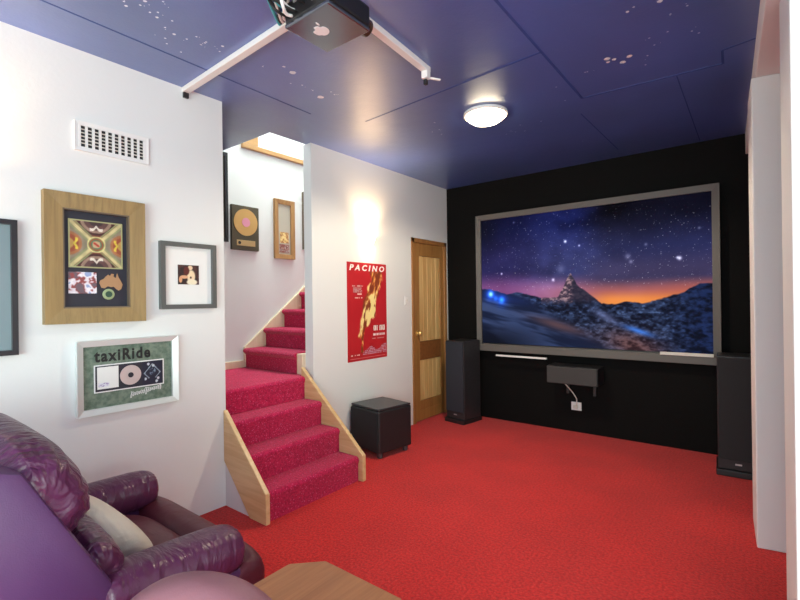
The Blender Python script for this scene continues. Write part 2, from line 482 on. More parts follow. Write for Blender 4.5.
def joint(n, x0, x1, y0, y1, wd=0.010):
    d = Vector((x1 - x0, y1 - y0, 0)); L = d.length
    o = struct('trim_%d' % n, MB().box(0, L, -wd / 2, wd / 2, -0.0016, 0.002), M['joint'])
    o.location = (x0, y0, H); o.rotation_euler = (0, 0, math.atan2(d.y, d.x))
joint(1, -0.87, -0.87, 0.6, 3.05, 0.014)
joint(2, -0.87, -0.13, 3.05, 3.10, 0.012)
joint(3, -0.13, -0.125, 3.10, 2.93, 0.012)
joint(4, -0.125, 0.015, 2.93, 2.90, 0.012)
joint(5, -2.2, -0.87, 2.44, 2.34, 0.012)
joint(6, -2.37, -2.40, 0.55, 2.1, 0.008)
joint(7, -0.35, -0.35, 3.1, 4.5, 0.006)
joint(8, -0.95, -0.93, 3.3, 4.3, 0.006)

struct('wall_left', MB().box(XL - 0.10, XL, -2.6, YO0, 0, H), M['white'])
# wall with the pine door: doorway notch
DY0, DY1, DZ = 3.829, 4.50, 1.958
struct('wall_door_side', MB().prism([(YO1, 0), (DY0, 0), (DY0, DZ), (DY1, DZ), (DY1, 0), (YB, 0), (YB, H), (YO1, H)], XM - 0.094, XM, 'x'), M['white'])
struct('wall_far', MB().box(-2.93, 2.5, YB, YB + 0.1, 0, H), M['black_wall'])
struct('wall_back', MB().prism([(-2.79, 0), (2.5, 0), (2.5, 0.3), (-1.3, 0.3), (-1.3, 2.2), (1.7, 2.2), (1.7, 0.3), (2.5, 0.3), (2.5, H), (-2.79, H)], -2.6, -2.5, 'y'), M['white'])
struct('wall_right', MB().prism([(-2.6, 0), (4.64, 0), (4.64, H), (-2.6, H)], 2.5, 2.6, 'x'), M['white'])
# stairwell shell, running up past the ceiling to the floor above
struct('wall_stair_side', MB().box(XF - 0.1, XF, -0.4, 5.6, 0, 5.0), M['white'])
struct('wall_stair_front', MB().box(XF, XM - 0.094, 5.5, 5.6, 0, 5.0), M['white'])
struct('wall_stair_end', MB().box(XF, XL - 0.1, 0.3, 0.4, 0, H), M['white'])
struct('wall_stair_upper', MB().box(-2.93, -2.83, 2.0, 5.6, H + 0.22, 5.0), M['white'])
struct('wall_stair_upper_end', MB().box(XF, -2.93, 2.0, 2.1, H + 0.22, 5.0), M['white'])
struct('wall_stair_inner', MB().box(-2.93, -2.84, YB + 0.1, 5.6, 0, H + 0.22), M['white'])
# right-hand side: beam, pillar and the end of the near partition
struct('beam', MB().prism([(0.131, 0.0), (-0.0525, YB), (0.9, YB), (0.9, 0.0)], 2.425, H, 'z', 0.004), M['pillar_white'])
struct('pillar', MB().prism([(-0.008, 2.977), (0.60, 3.10), (0.60, 3.42), (-0.026, 3.36)], 0.0, 2.425, 'z', 0.006), M['pillar_white'])
struct('wall_near', MB().prism([(0.083, 1.70), (2.5, 1.70), (2.5, 2.30), (0.083, 2.30)], 0, 2.425, 'z', 0.004), M['white'])

# window behind the camera
wf = MB().frame(3.0, 1.9, 0.06, -0.03, 0.03, 0.0)
wf.box(-0.025, 0.025, -0.02, 0.02, 0.06, 1.84)
struct('window_1', wf, M['white_plastic'], loc=(0.2, -2.55, 0.3))

# skirting on the stairwell far wall at landing height, and a timber rail at the floor above
st_rail = struct('trim_9', MB().box(XF, XF + 0.035, 2.43, 5.5, 2.735, 2.78, 0.006), M['pine_y'])
struct('trim_10', MB().box(XF, XF + 0.03, 2.43, 2.60, 2.78, 3.6, 0.004), M['pine_y'])

# ------------------------------------------------------------------ door
dr = empty('door_1', (XM, (DY0 + DY1) / 2, 0), PI / 2); dr['kind'] = 'structure'
W2 = (DY1 - DY0) / 2
fr = MB().box(-W2, -W2 + 0.045, -0.012, 0.06, 0, DZ, 0.003).box(W2 - 0.045, W2, -0.012, 0.06, 0, DZ, 0.003).box(-W2, W2, -0.012, 0.06, DZ - 0.045, DZ, 0.003)
fr.build('door_frame', M['door_brown'], dr)
lf = MB()
lx0, lx1 = -W2 + 0.045, W2 - 0.045
lf.box(lx0, lx0 + 0.10, 0.004, 0.044, 0.01, DZ - 0.045, 0.003)
lf.box(lx1 - 0.07, lx1, 0.004, 0.044, 0.01, DZ - 0.045, 0.003)
lf.box(lx0 + 0.10, lx1 - 0.07, 0.004, 0.044, 1.775, DZ - 0.045, 0.003)
lf.box(lx0 + 0.10, lx1 - 0.07, 0.004, 0.044, 0.01, 0.12, 0.003)
lf.build('door_leaf', M['door_stile'], dr)
MB().box(lx0 + 0.10, lx1 - 0.07, 0.004, 0.044, 0.655, 0.855, 0.003).build('middle_rail', M['door_rail'], dr)
MB().box(lx0 + 0.10, lx1 - 0.07, 0.005, 0.044, 0.12, 0.22, 0.003).build('bottom_rail', M['door_brown'], dr)
px0, px1 = lx0 + 0.10, lx1 - 0.07
for (z0, z1) in ((0.22, 0.655), (0.855, 1.775)):
    pb = MB(); n = 5; ww = (px1 - px0) / n
    for k in range(n):
        pb.box(px0 + k * ww, px0 + (k + 1) * ww - 0.001, 0.013 + 0.001 * (k % 2), 0.036, z0, z1, 0.006)
    pb.build('door_panel', M['door_pine'], dr)
kb = MB().lathe([(0.026, 0.0), (0.026, 0.006), (0.010, 0.008), (0.010, 0.026), (0.024, 0.034), (0.027, 0.048), (0.018, 0.060), (0.0, 0.062)], 24, Matrix.Rotation(PI / 2, 4, 'X'))
kb.build('door_knob', M['brass'], dr, loc=(lx0 + 0.05, 0.004, 0.95), smooth=True, autosmooth=40)

# ------------------------------------------------------------------ staircase
sc_ = empty('staircase', (-2.45, 2.0, 0), 0, 'red carpeted timber staircase rising through the opening between the white walls', 'staircase')
def sloc(): return dict(loc=(2.45, -2.0, 0))
XS = [-2.278 - 0.194 * k for k in range(4)]
YS0, YS1 = 1.624, 2.402
def step_profile(x0, x1, z0, z1, nose=0.010, r=0.028):
    pts = [(x0, z0), (x0, z1 - 0.055)]
    for k in range(7):
        a = k * (PI / 2) / 6
        pts.append((x0 + nose - r + r * math.cos(a), z1 - r + r * math.sin(a)))
    pts += [(x1, z1), (x1, z0)]
    return pts
for k in range(3):
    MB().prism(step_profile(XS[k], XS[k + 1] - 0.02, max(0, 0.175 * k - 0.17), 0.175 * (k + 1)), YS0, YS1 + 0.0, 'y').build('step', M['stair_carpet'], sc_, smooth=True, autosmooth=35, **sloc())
lp = step_profile(XS[3], XF, 0.36, 0.70)
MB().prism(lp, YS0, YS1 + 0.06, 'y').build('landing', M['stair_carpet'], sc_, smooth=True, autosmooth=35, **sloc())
GY = 0.22; Y0 = 2.44
for k in range(8):
    z0, z1 = 0.70 + 0.175 * k, 0.70 + 0.175 * (k + 1)
    pts = [(-(p[0]), p[1]) for p in step_profile(-(Y0 + GY * k), -(Y0 + GY * (k + 1) + 0.02), z0 - 0.15 * (k > 0), z1, 0.03)]
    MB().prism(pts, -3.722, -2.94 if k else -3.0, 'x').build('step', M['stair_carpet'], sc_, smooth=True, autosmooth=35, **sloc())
MB().prism([(-2.235, 0), (-2.235, 0.185), (-2.90, 0.185 + 0.665 * 0.88), (-2.90, 0.42), (-2.45, 0.0)], 2.404, 2.438, 'y', 0.004).build('stringer', M['pine'], sc_, **sloc())
MB().prism([(-2.250, 0), (-2.252, 0.180), (-2.689, 0.612), (-2.689, 0.290), (-2.415, 0.0)], 1.594, 1.624, 'y', 0.004).build('stringer', M['pine'], sc_, **sloc())
MB().prism([(-2.689, 0), (-2.40, 0.0), (-2.689, 0.31)], 1.606, 1.618, 'y').build('side_panel', M['white'], sc_, **sloc())
MB().prism([(2.43, 0.70), (2.43, 0.885), (4.3, 0.885 + 1.87 * 0.80), (4.3, 0.70 + 1.87 * 0.80)], XF + 0.001, XF + 0.027, 'x', 0.004).build('wall_stringer', M['cream_wood'], sc_, **sloc())
MB().box(XF + 0.001, XF + 0.022, YS0, 2.43, 0.70, 0.765, 0.004).build('skirting', M['cream_wood'], sc_, **sloc())
MB().box(-3.0, -2.93, 2.442, 2.60, 0.70, 0.868, 0.004).build('stringer_end', M['cream_wood'], sc_, **sloc())

# ------------------------------------------------------------------ projection screen
def screen_paint(u, v):
    def Z(xs, ys):   # points read off the photograph of the picture, put square
        ui = (np.asarray(xs, float) - 35) / 738; uu = 1.25 * ui / (1 + 0.25 * ui)
        top = 95 - 92 * ui; bot = 492 + 23 * ui
        return uu, (bot - np.asarray(ys, float)) / (bot - top)
    rx, ry = Z([35, 60, 90, 120, 150, 190, 235, 290, 303, 312, 322, 332, 343, 352, 366, 385, 410, 430, 470, 510, 545, 560, 600, 640, 690, 735, 773],
               [318, 316, 325, 335, 326, 333, 345, 338, 318, 298, 278, 264, 280, 298, 310, 324, 343, 360, 362, 350, 355, 357, 348, 335, 318, 291, 293])
    n1 = vnoise(u, v, 30, 3); ridge = np.interp(u, rx, ry) + (n1 - 0.48) * 0.02
    A = lambda c: np.array(c, float) + np.zeros(u.shape + (3,))
    t = sst(0.40, 1.0, v)
    left = mix(A([128, 74, 130]), A([38, 36, 86]), sst(0.42, 0.60, v)); left = mix(left, A([9, 12, 50]), sst(0.66, 0.95, v))
    mid = mix(A([172, 108, 136]), A([54, 58, 108]), sst(0.40, 0.55, v)); mid = mix(mid, A([20, 28, 84]), sst(0.58, 0.95, v))
    right = mix(A([242, 142, 66]), A([176, 98, 96]), sst(0.335, 0.415, v)); right = mix(right, A([62, 56, 92]), sst(0.39, 0.50, v)); right = mix(right, A([40, 44, 88]), sst(0.53, 0.7, v)); right = mix(right, A([8, 8, 26]), sst(0.66, 0.95, v))
    sky = mix(left, mid, sst(0.1, 0.45, u)); sky = mix(sky, right, sst(0.46, 0.64, u))
    sky = mix(sky, A([200, 95, 70]), sst(0.70, 1.0, u) * (1 - sst(0.40, 0.50, v)) * 0.4)
    milky = vnoise(u, v, 9, 11); band = np.exp(-((u - (0.33 + 0.35 * (v - 0.45))) / 0.16) ** 2)
    sky = sky + (milky - 0.45)[..., None] * np.array([44, 50, 84]) * (0.30 + 0.8 * band)[..., None]
    sky = sky + (sst(0.62, 0.8, vnoise(u, v, 70, 21, 2)) * (0.3 + band) * sst(0.45, 0.7, v))[..., None] * np.array([70, 75, 100])
    sky = mix(sky, A([4, 6, 22]), sst(0.0, 0.14, 0.14 - u) * sst(0.6, 1.0, v) * 0.8)
    rs = np.random.RandomState(9); asp = 1.7
    for k in range(1500):
        su, sv = rs.rand(), 0.42 + 0.57 * rs.rand(); b = rs.rand() ** 4 * 150 + 22
        i = int(round(su * (u.shape[1] - 1))); j = int(round(sv * (u.shape[0] - 1)))
        sky[j, i] += b
    def glow(c, px, py, r, col):
        uu, vv = Z([px], [py]); d2 = ((u - uu[0]) * asp) ** 2 + (v - vv[0]) ** 2
        return c + np.exp(-d2 / r ** 2)[..., None] * np.array(col, float)
    for px, py, r, b in [(316, 161, .010, 220), (361, 174, .007, 150), (103, 267, .008, 170), (275, 285, .011, 150), (675, 213, .012, 190), (668, 211, .008, 120), (515, 208, .018, 60), (525, 225, .012, 70), (572, 170, .010, 60), (146, 100, .008, 80), (735, 118, .008, 70), (300, 250, .03, 40)]:
        sky = glow(sky, px, py, r, [b, b, b * 1.05])
    gx = vnoise(u * 1.3 + v * 0.8, v * 1.6 - u * 0.5, 26, 31); gy = vnoise(u, v, 70, 41)
    snow = sst(0.30, 0.64, 0.55 * gx + 0.45 * gy)
    land = mix(A([10, 15, 34]), A([78, 100, 146]), snow * (0.55 + 0.45 * sst(0.35, 0.6, vnoise(u, v, 90, 88, 2))))
    wave = vnoise(u * 0.6 + 0.2 * v, v * 2.4 + 0.8 * u, 7, 51)
    lsnow = mix(A([20, 30, 58]), A([58, 74, 116]), sst(0.38, 0.58, wave))
    land = mix(lsnow, land, sst(-0.04, 0.06, u - 0.62 + 1.1 * v + 0.0 * u))
    lx = lambda px: (lambda q: 1.25 * q / (1 + 0.25 * q))((px - 35) / 738)
    cone = (np.abs(u - lx(332)) < 0.14) & (v > 0.30)
    lit = sst(-0.01, 0.02, u - lx(330) + (gy - 0.45) * 0.06)
    gz = vnoise(u, v, 60, 77, 3)
    rock = mix(A([70, 56, 74]), A([176, 142, 150]), sst(0.34, 0.60, gz))
    rock = mix(rock, A([34, 34, 54]), lit * 0.85)
    land = mix(land, rock, cone.astype(float) * sst(0.30, 0.36, v))
    def blob(c, px, py, ru, rv, col, f, ang=0.0):
        uu, vv = Z([px], [py]); du = (u - uu[0]) * asp; dv = v - vv[0]
        a = du * math.cos(ang) + dv * math.sin(ang); b = -du * math.sin(ang) + dv * math.cos(ang)
        return mix(c, A(col), f * np.exp(-(a / ru) ** 2 - (b / rv) ** 2))
    land = blob(land, 290, 432, .22, .035, [120, 84, 84], .7, -0.25)
    land = blob(land, 570, 490, .30, .09, [104, 62, 56], .75 * 1.0, -0.25) if False else mix(land, mix(A([60, 34, 36]), A([128, 82, 74]), snow), 0.8 * np.exp(-((u - 0.72) / 0.13) ** 2 - ((v - 0.03 - 0.4 * (0.72 - u)) / 0.10) ** 2))
    land = blob(land, 545, 445, .10, .018, [70, 130, 235], .95, -0.3)
    land = blob(land, 440, 400, .10, .03, [120, 130, 180], .6, -0.5)
    land = mix(land, A([8, 14, 32]) + snow[..., None] * np.array([16, 26, 52]), sst(0.80, 0.98, u) * 0.85)
    land = mix(land, A([8, 12, 26]), (1 - sst(0.0, 0.22, v)) * (1 - sst(0.05, 0.5, u)) * 0.85)
    land = blob(land, 120, 350, .22, .04, [30, 48, 110], .6, -0.1)
    for px, py, r, col in [(65, 334, .020, [150, 200, 255]), (65, 334, .05, [10, 60, 190]), (102, 352, .022, [40, 110, 220]), (102, 352, .05, [5, 40, 130]), (82, 348, .02, [20, 60, 140])]:
        land = glow(land, px, py, r, col)
    edge = sst(-0.006, 0.006, v - ridge)
    return mix(land, sky, edge)

SW, SH, TLT = 2.20, 1.449, 0.0
sn = empty('projection_screen', (-1.3215, 4.515, 0.765), 0, 'big grey-framed projection screen showing a snowy mountain under a starry dusk sky', 'screen', rot=(math.asin(TLT), 0, 0))
MB().frame(SW, SH, 0.054, -0.05, 0.0, 0.0, 0.012).build('screen_frame', M['grey_frame'], sn)
MB().box(-SW / 2 + 0.03, SW / 2 - 0.03, -0.012, -0.002, 0.03, SH - 0.03).build('backing_board', M['black_plastic'], sn)
painted('screen_picture', SW - 0.108, SH - 0.116, 560, 330, screen_paint, sn, (0, -0.020, 0.062), M['projection'])
MB().box(-SW / 2, SW / 2, -0.075, -0.052, -0.02, 0.050, 0.004).build('bottom_ledge', M['grey_frame'], sn)
o = MB().box(-0.27, 0.27, -0.03, 0.0, 0, 0.016, 0.002).build('paper_strip', M['paper_white'], loc=(-1.90, 4.438, 0.700), rot=(0, 0, 0))
tag(o, 'slim white strip tucked under the left half of the projection screen frame', 'strip')
o = MB().box(-0.19, 0.19, -0.012, 0.0, 0, 0.026, 0.002).build('paper_strip', M['cream_plastic'], loc=(-0.46, 4.44, 0.81))
tag(o, 'pale strip standing on the lower right ledge of the projection screen', 'strip')

# ------------------------------------------------------------------ speakers
def tower(name, loc, rz, label, grille):
    s = empty(name, loc, rz, label, 'speaker', 'floorstanding speakers flanking the screen')
    MB().box(-0.122, 0.122, -0.17, 0.105, 0.045, 0.865, 0.006).build('cabinet', M['black_top'], s)
    MB().box(-0.116, 0.116, -0.186, -0.171, 0.12, 0.857, 0.006).build('speaker_grille', grille, s)
    MB().box(-0.132, 0.132, -0.195, 0.115, 0.0, 0.045, 0.006).build('plinth', M['black_box'], s)
    MB().box(-0.02, 0.02, -0.174, -0.1705, 0.082, 0.094, 0.001).build('badge', M['silver'], s)
    return s
tower('tower_speaker', (-2.487, 4.315, 0), R(-9), 'tall black floor speaker standing in the corner beside the pine door', M['grille_left'])
tower('tower_speaker', (-0.118, 4.235, 0), R(3), 'tall black floor speaker half hidden behind the white pillar', M['grille'])

cs = empty('centre_speaker', (-1.335, YB, 0.50), 0, 'wide dark grey centre speaker mounted on the black wall under the screen', 'speaker')
MB().box(-0.245, 0.215, -0.25, -0.03, 0.0, 0.165, 0.005).build('cabinet', M['black_box'], cs)
MB().box(-0.242, 0.212, -0.264, -0.251, 0.004, 0.161, 0.005).build('speaker_grille', principled('grey_grille', (0.040, 0.039, 0.039), 0.7), cs)
for sx in (-1, 1):
    MB().box(sx * 0.125 - 0.011, sx * 0.125 + 0.011, -0.2, -0.025, -0.008, -0.001).box(sx * 0.125 - 0.011, sx * 0.125 + 0.011, -0.025, 0.0, -0.13, 0.1, 0.002).build('bracket', principled('bracket_metal', (0.06, 0.06, 0.06), 0.4, 0.6), cs)
ou = empty('wall_outlet', (-1.383, YB, 0.212), 0, 'small white power outlet low on the black wall below the centre speaker', 'outlet')
MB().box(-0.048, 0.048, -0.012, 0.0, 0, 0.08, 0.004).build('plate', M['white_plastic'], ou)
MB().box(-0.026, 0.02, -0.032, -0.0125, 0.018, 0.052, 0.005).build('plug', M['cream_plastic'], ou)
tb = MB().tube([(-1.47, 4.44, 0.492), (-1.468, 4.47, 0.47), (-1.44, 4.49, 0.43), (-1.40, 4.50, 0.38), (-1.372, 4.505, 0.33), (-1.370, 4.508, 0.27), (-1.380, 4.512, 0.262)], 0.005, 8)
tag(tb.build('power_cord', M['cream_plastic'], smooth=True), 'thin pale cord running from the centre speaker down to the white outlet', 'cord')

sb = empty('subwoofer', (-2.585, 3.02, 0), R(-9), 'black cube subwoofer on short feet against the white wall beside the stairs', 'subwoofer')
MB().box(-0.190, 0.190, -0.187, 0.187, 0.045, 0.392, 0.014, 3).build('cabinet', M['black_box'], sb)
MB().box(-0.186, 0.186, -0.183, 0.183, 0.3925, 0.411, 0.008, 3).build('top_panel', M['black_top'], sb)
MB().box(-0.178, 0.178, -0.194, -0.1875, 0.060, 0.380, 0.003).build('speaker_grille', M['grille'], sb)
for sx in (-1, 1):
    for sy in (-1, 1):
        MB().lathe([(0.017, 0.0), (0.022, 0.004), (0.022, 0.045)], 16).build('foot', M['bracket'], sb, loc=(sx * 0.15, sy * 0.145, 0.0), smooth=True, autosmooth=40)

# ------------------------------------------------------------------ ceiling things
cl = empty('ceiling_light', (-1.463, 2.862, H), 0, 'round glowing flush ceiling light with a pale rim', 'ceiling light')
MB().lathe([(0.10, -0.001), (0.150, -0.001), (0.152, -0.018), (0.140, -0.022), (0.138, -0.012), (0.10, -0.012)], 48).build('rim', M['white_plastic'], cl, smooth=True, autosmooth=40)
MB().lathe([(0.0, -0.078), (0.05, -0.074), (0.095, -0.058), (0.125, -0.036), (0.139, -0.014), (0.139, -0.003)], 48).build('diffuser', principled('glowing_opal_glass', (0.9, 0.85, 0.7), 0.3, emit=(1.0, 0.84, 0.56), estr=20.0), cl, smooth=True)
l = bpy.data.lights.new('ceiling_light_bulb', 'SPOT'); l.energy = 95; l.color = (1.0, 0.86, 0.64); l.spot_size = R(165); l.spot_blend = 0.35; l.shadow_soft_size = 0.10
o = bpy.data.objects.new('ceiling_light_bulb', l); COL.objects.link(o); o.location = (-1.463, 2.862, H - 0.10)

pj = empty('projector', (-1.412, 1.335, H), 0, 'black ceiling projector with a silver underside and white sticker, hung on a short mount', 'projector')
MB().box(-0.135, 0.135, -0.118, 0.120, -0.128, -0.040, 0.010).build('body', M['black_plastic'], pj)
MB().box(-0.132, 0.132, -0.121, 0.121, -0.146, -0.1285, 0.006).build('bottom_cover', principled('brushed_silver_cover', (0.20, 0.215, 0.25), 0.22, 0.85), pj)
MB().lathe([(0.036, 0.0), (0.036, 0.034), (0.030, 0.040), (0.024, 0.030), (0.0, 0.026)], 28, Matrix.Rotation(-PI / 2, 4, 'X')).build('lens', principled('lens_barrel', (0.05, 0.03, 0.02), 0.2), pj, loc=(0.085, 0.120, -0.100), smooth=True, autosmooth=40)
MB().lathe([(0.05, -0.04), (0.05, -0.035), (0.02, -0.034), (0.02, -0.006), (0.06, -0.005), (0.06, 0.0)], 24).build('mount', M['black_plastic'], pj, smooth=True, autosmooth=40)
# white apple sticker: outline with a bite and a leaf
ap = []
for k in range(48):
    a = 2 * PI * k / 48
    r = 1.0 + 0.06 * math.cos(2 * a)
    x, y = 0.92 * r * math.cos(a), r * math.sin(a)
    if y > 0.7: y -= 0.22 * math.exp(-(x / 0.22) ** 2)
    if y < -0.7: y += 0.12 * math.exp(-(x / 0.20) ** 2)
    d = math.hypot(x - 1.12, y - 0.22)
    if d < 0.46:
        q = 0.46 / max(d, 1e-4); x, y = 1.12 + (x - 1.12) * q, 0.22 + (y - 0.22) * q
        x = min(x, 0.9)
    ap.append((x * 0.036, y * 0.036))
leaf = [(0.028 * t + 0.0, 0) for t in ()]
lg = MB().prism([(p[0], p[1]) for p in ap], -0.1475, -0.1462, 'z', mat=Matrix.Rotation(R(-138), 4, 'Z'))
lv = [(0.002, 0.038), (0.003, 0.048), (0.012, 0.058), (0.016, 0.059), (0.015, 0.049), (0.008, 0.041)]
lg.prism(lv, -0.1475, -0.1462, 'z', mat=Matrix.Rotation(R(-138), 4, 'Z'))
lg.build('apple_sticker', M['paper_white'], pj, loc=(-0.025, -0.015, 0), rot=(0, 0, 0))
for k, (dx, dz, mt) in enumerate([(-0.10, -0.07, 'black_cable'), (-0.07, -0.09, 'white_plastic'), (-0.04, -0.06, 'black_cable'), (-0.01, -0.085, 'black_cable'), (0.03, -0.07, 'white_plastic'), (-0.115, -0.10, 'black_cable'), (-0.085, -0.11, 'white_plastic'), (-0.055, -0.105, 'black_cable'), (-0.125, -0.06, 'cyan_cable')]):
    sx = random.uniform(-0.03, 0.03)
    pts = [(dx, -0.119, dz), (dx, -0.15, dz - 0.005), (dx + sx, -0.185, dz + 0.01), (dx + sx * 1.5 - 0.03, -0.19, -0.03), (dx - 0.07, -0.15, -0.022), (-0.17 - 0.012 * k, -0.06, -0.02), (-0.20 - 0.012 * k, -0.02, -0.018)]
    sm = []
    for i in range(len(pts) - 1):
        for t in (0, 0.25, 0.5, 0.75):
            p0, p1, p2, p3 = [Vector(pts[min(max(i + q, 0), len(pts) - 1)]) for q in (-1, 0, 1, 2)]
            sm.append(0.5 * ((2 * p1) + (-p0 + p2) * t + (2 * p0 - 5 * p1 + 4 * p2 - p3) * t * t + (-p0 + 3 * p1 - 3 * p2 + p3) * t ** 3))
    sm.append(Vector(pts[-1]))
    MB().tube(sm, 0.0055 if k % 2 else 0.007, 8).build('cable', M[mt], pj, smooth=True)
for (dx, dz, c) in [(-0.06, -0.055, 'silver'), (0.0, -0.06, 'silver'), (0.05, -0.09, 'white_plastic'), (0.08, -0.06, 'silver')]:
    MB().box(dx - 0.012, dx + 0.012, -0.126, -0.119, dz - 0.008, dz + 0.008, 0.002).build('socket', M[c], pj)

a = empty('cable_conduit', (-2.69, 1.37, H), 0, 'white square conduit running across the ceiling from the left wall to the projector', 'conduit')
d = Vector((-1.585 + 2.69, 1.335 - 1.37, 0)); a.rotation_euler = (0, 0, math.atan2(d.y, d.x))
MB().box(0.0, d.length, -0.020, 0.020, -0.030, 0.0, 0.003).build('channel', M['white_plastic'], a)
MB().box(0.002, 0.02, -0.016, 0.016, -0.062, -0.0305, 0.003).build('cable_end', M['black_plastic'], a)
b = empty('cable_conduit', (-1.385, 1.50, H), 0, 'white square conduit running from the projector towards the screen, socket at its end', 'conduit')
d = Vector((-1.425 + 1.385, 2.10 - 1.50, 0)); b.rotation_euler = (0, 0, math.atan2(d.y, d.x))
MB().box(0.0, d.length, -0.020, 0.020, -0.030, 0.0, 0.003).build('channel', M['white_plastic'], b)
MB().box(d.length - 0.045, d.length - 0.006, -0.022, 0.016, -0.072, -0.0305, 0.004).build('socket', M['white_plastic'], b)
MB().box(d.length - 0.034, d.length - 0.012, -0.010, 0.010, -0.102, -0.0725, 0.004).build('cable_end', M['black_plastic'], b)
MB().box(-0.008, 0.05, -0.008, 0.008, -0.004, 0.004, 0.003).build('loose_tie', M['white_plastic'], b, loc=(d.length - 0.01, -0.03, -0.07), rot=(0, 0.15, -0.9))

# ------------------------------------------------------------------ sconces
def sconce(loc, rz, label, power):
    s = empty('wall_sconce', loc, rz, label, 'wall light', 'half-bowl wall lights')
    prof = [(0.022, -0.10), (0.045, -0.075), (0.068, -0.03), (0.080, 0.01), (0.077, 0.01), (0.064, -0.03), (0.042, -0.072), (0.020, -0.095)]
    MB().lathe(prof, 24, Matrix.Rotation(PI, 4, 'Z'), PI).build('shade', principled('glowing_sconce_glass', (0.9, 0.86, 0.78), 0.4, emit=(1.0, 0.80, 0.52), estr=2.6), s, smooth=True)
    MB().lathe([(0.0, -0.034), (0.022, -0.022), (0.030, 0.0), (0.020, 0.022), (0.0, 0.028)], 16).build('bulb', principled('sconce_bulb_glass', (1, 0.9, 0.7), 0.4, emit=(1.0, 0.62, 0.30), estr=230.0), s, loc=(0, -0.042, -0.004), smooth=True)
    MB().box(-0.02, 0.02, -0.02, 0.0, -0.13, 0.0, 0.004).build('bracket', M['white_plastic'], s)
    for dz, pw, nm, tp in ((-0.012, power, 'sconce_bulb', 'SPOT'), (-0.125, power * 0.035, 'sconce_spill', 'POINT')):
        l = bpy.data.lights.new(nm, tp); l.energy = pw
        if tp == 'SPOT': l.spot_size = R(125); l.spot_blend = 0.9
        l.color = (1.0, 0.70, 0.40); l.shadow_soft_size = 0.022
        o = bpy.data.objects.new(nm, l); COL.objects.link(o)
        o.location = Matrix.Rotation(rz, 4, 'Z') @ Vector((0, -0.05, dz)) + Vector(loc)
        if tp == 'SPOT': o.rotation_euler = (PI, 0, 0); o.location.z = loc[2] + 0.045
    return s
sconce((XM, 3.155, 1.885), PI / 2, 'glowing half-bowl wall light above the red film poster', 34.0)
sconce((XL, 0.33, 1.93), PI / 2, 'glowing half-bowl wall light on the white wall by the air vent, off the left edge', 22.0)

# ------------------------------------------------------------------ wall pictures
def hung(name, x, yc, zb, label, cat, group=None):
    return empty(name, (x, yc, zb), PI / 2, label, cat, group)

# air vent
vw, vh = 0.353, 0.150
vt = hung('air_vent', XL, 0.976, 2.078, 'white wall vent with rows of dark slots near the ceiling', 'vent')
MB().frame(vw, vh, 0.022, -0.014, 0.0, 0.0, 0.004).build('vent_frame', M['white_plastic'], vt)
MB().box(-vw / 2 + 0.02, vw / 2 - 0.02, -0.003, -0.0005, 0.02, vh - 0.02).build('dark_opening', M['dark_hole'], vt)
gm = MB(); ix = vw / 2 - 0.022
for k in range(11):
    x = -ix + 2 * ix * k / 10
    gm.box(x - 0.0055, x + 0.0055, -0.013, -0.004, 0.021, vh - 0.021)
gm.build('grille', M['white_plastic'], vt)
gs = MB()
for k in range(1, 6):
    z = 0.022 + (vh - 0.044) * k / 6
    gs.box(-ix, ix, -0.010, -0.004, z - 0.0022, z + 0.0022)
gs.build('slats', M['cream_plastic'], vt)

# big black-edged frame cut by the left edge
f1 = hung('picture_frame', XL, 0.137, 1.073, 'black framed picture with a teal glass reflection painted in, cut off by the left edge', 'picture')
MB().frame(0.86, 0.615, 0.022, -0.035, 0.0).build('frame', M['frame_black'], f1)
MB().box(-0.41, 0.41, -0.012, -0.001, 0.02, 0.595).build('print', M['teal_reflection'], f1)  # sheet coloured with the painted glass reflection

# oak framed display with dot painting
fy0, fy1, fz0, fz1 = 0.663, 1.116, 1.205, 1.850
fw, fh = fy1 - fy0, fz1 - fz0
f2 = hung('picture_frame', XL, (fy0 + fy1) / 2, fz0, 'wide raw oak frame holding a dot painting, a photo and a tan map plaque', 'picture')
MB().frame(fw, fh, 0.076, -0.045, 0.0, 0.0, 0.008).build('frame', M['frame_oak'], f2)
MB().frame(fw - 0.150, fh - 0.150, 0.008, -0.034, -0.001, 0.075).build('slip', M['frame_slip'], f2)
MB().box(-fw / 2 + 0.07, fw / 2 - 0.07, -0.010, -0.001, 0.07, fh - 0.07).build('mat_board', M['navy_mat'], f2)

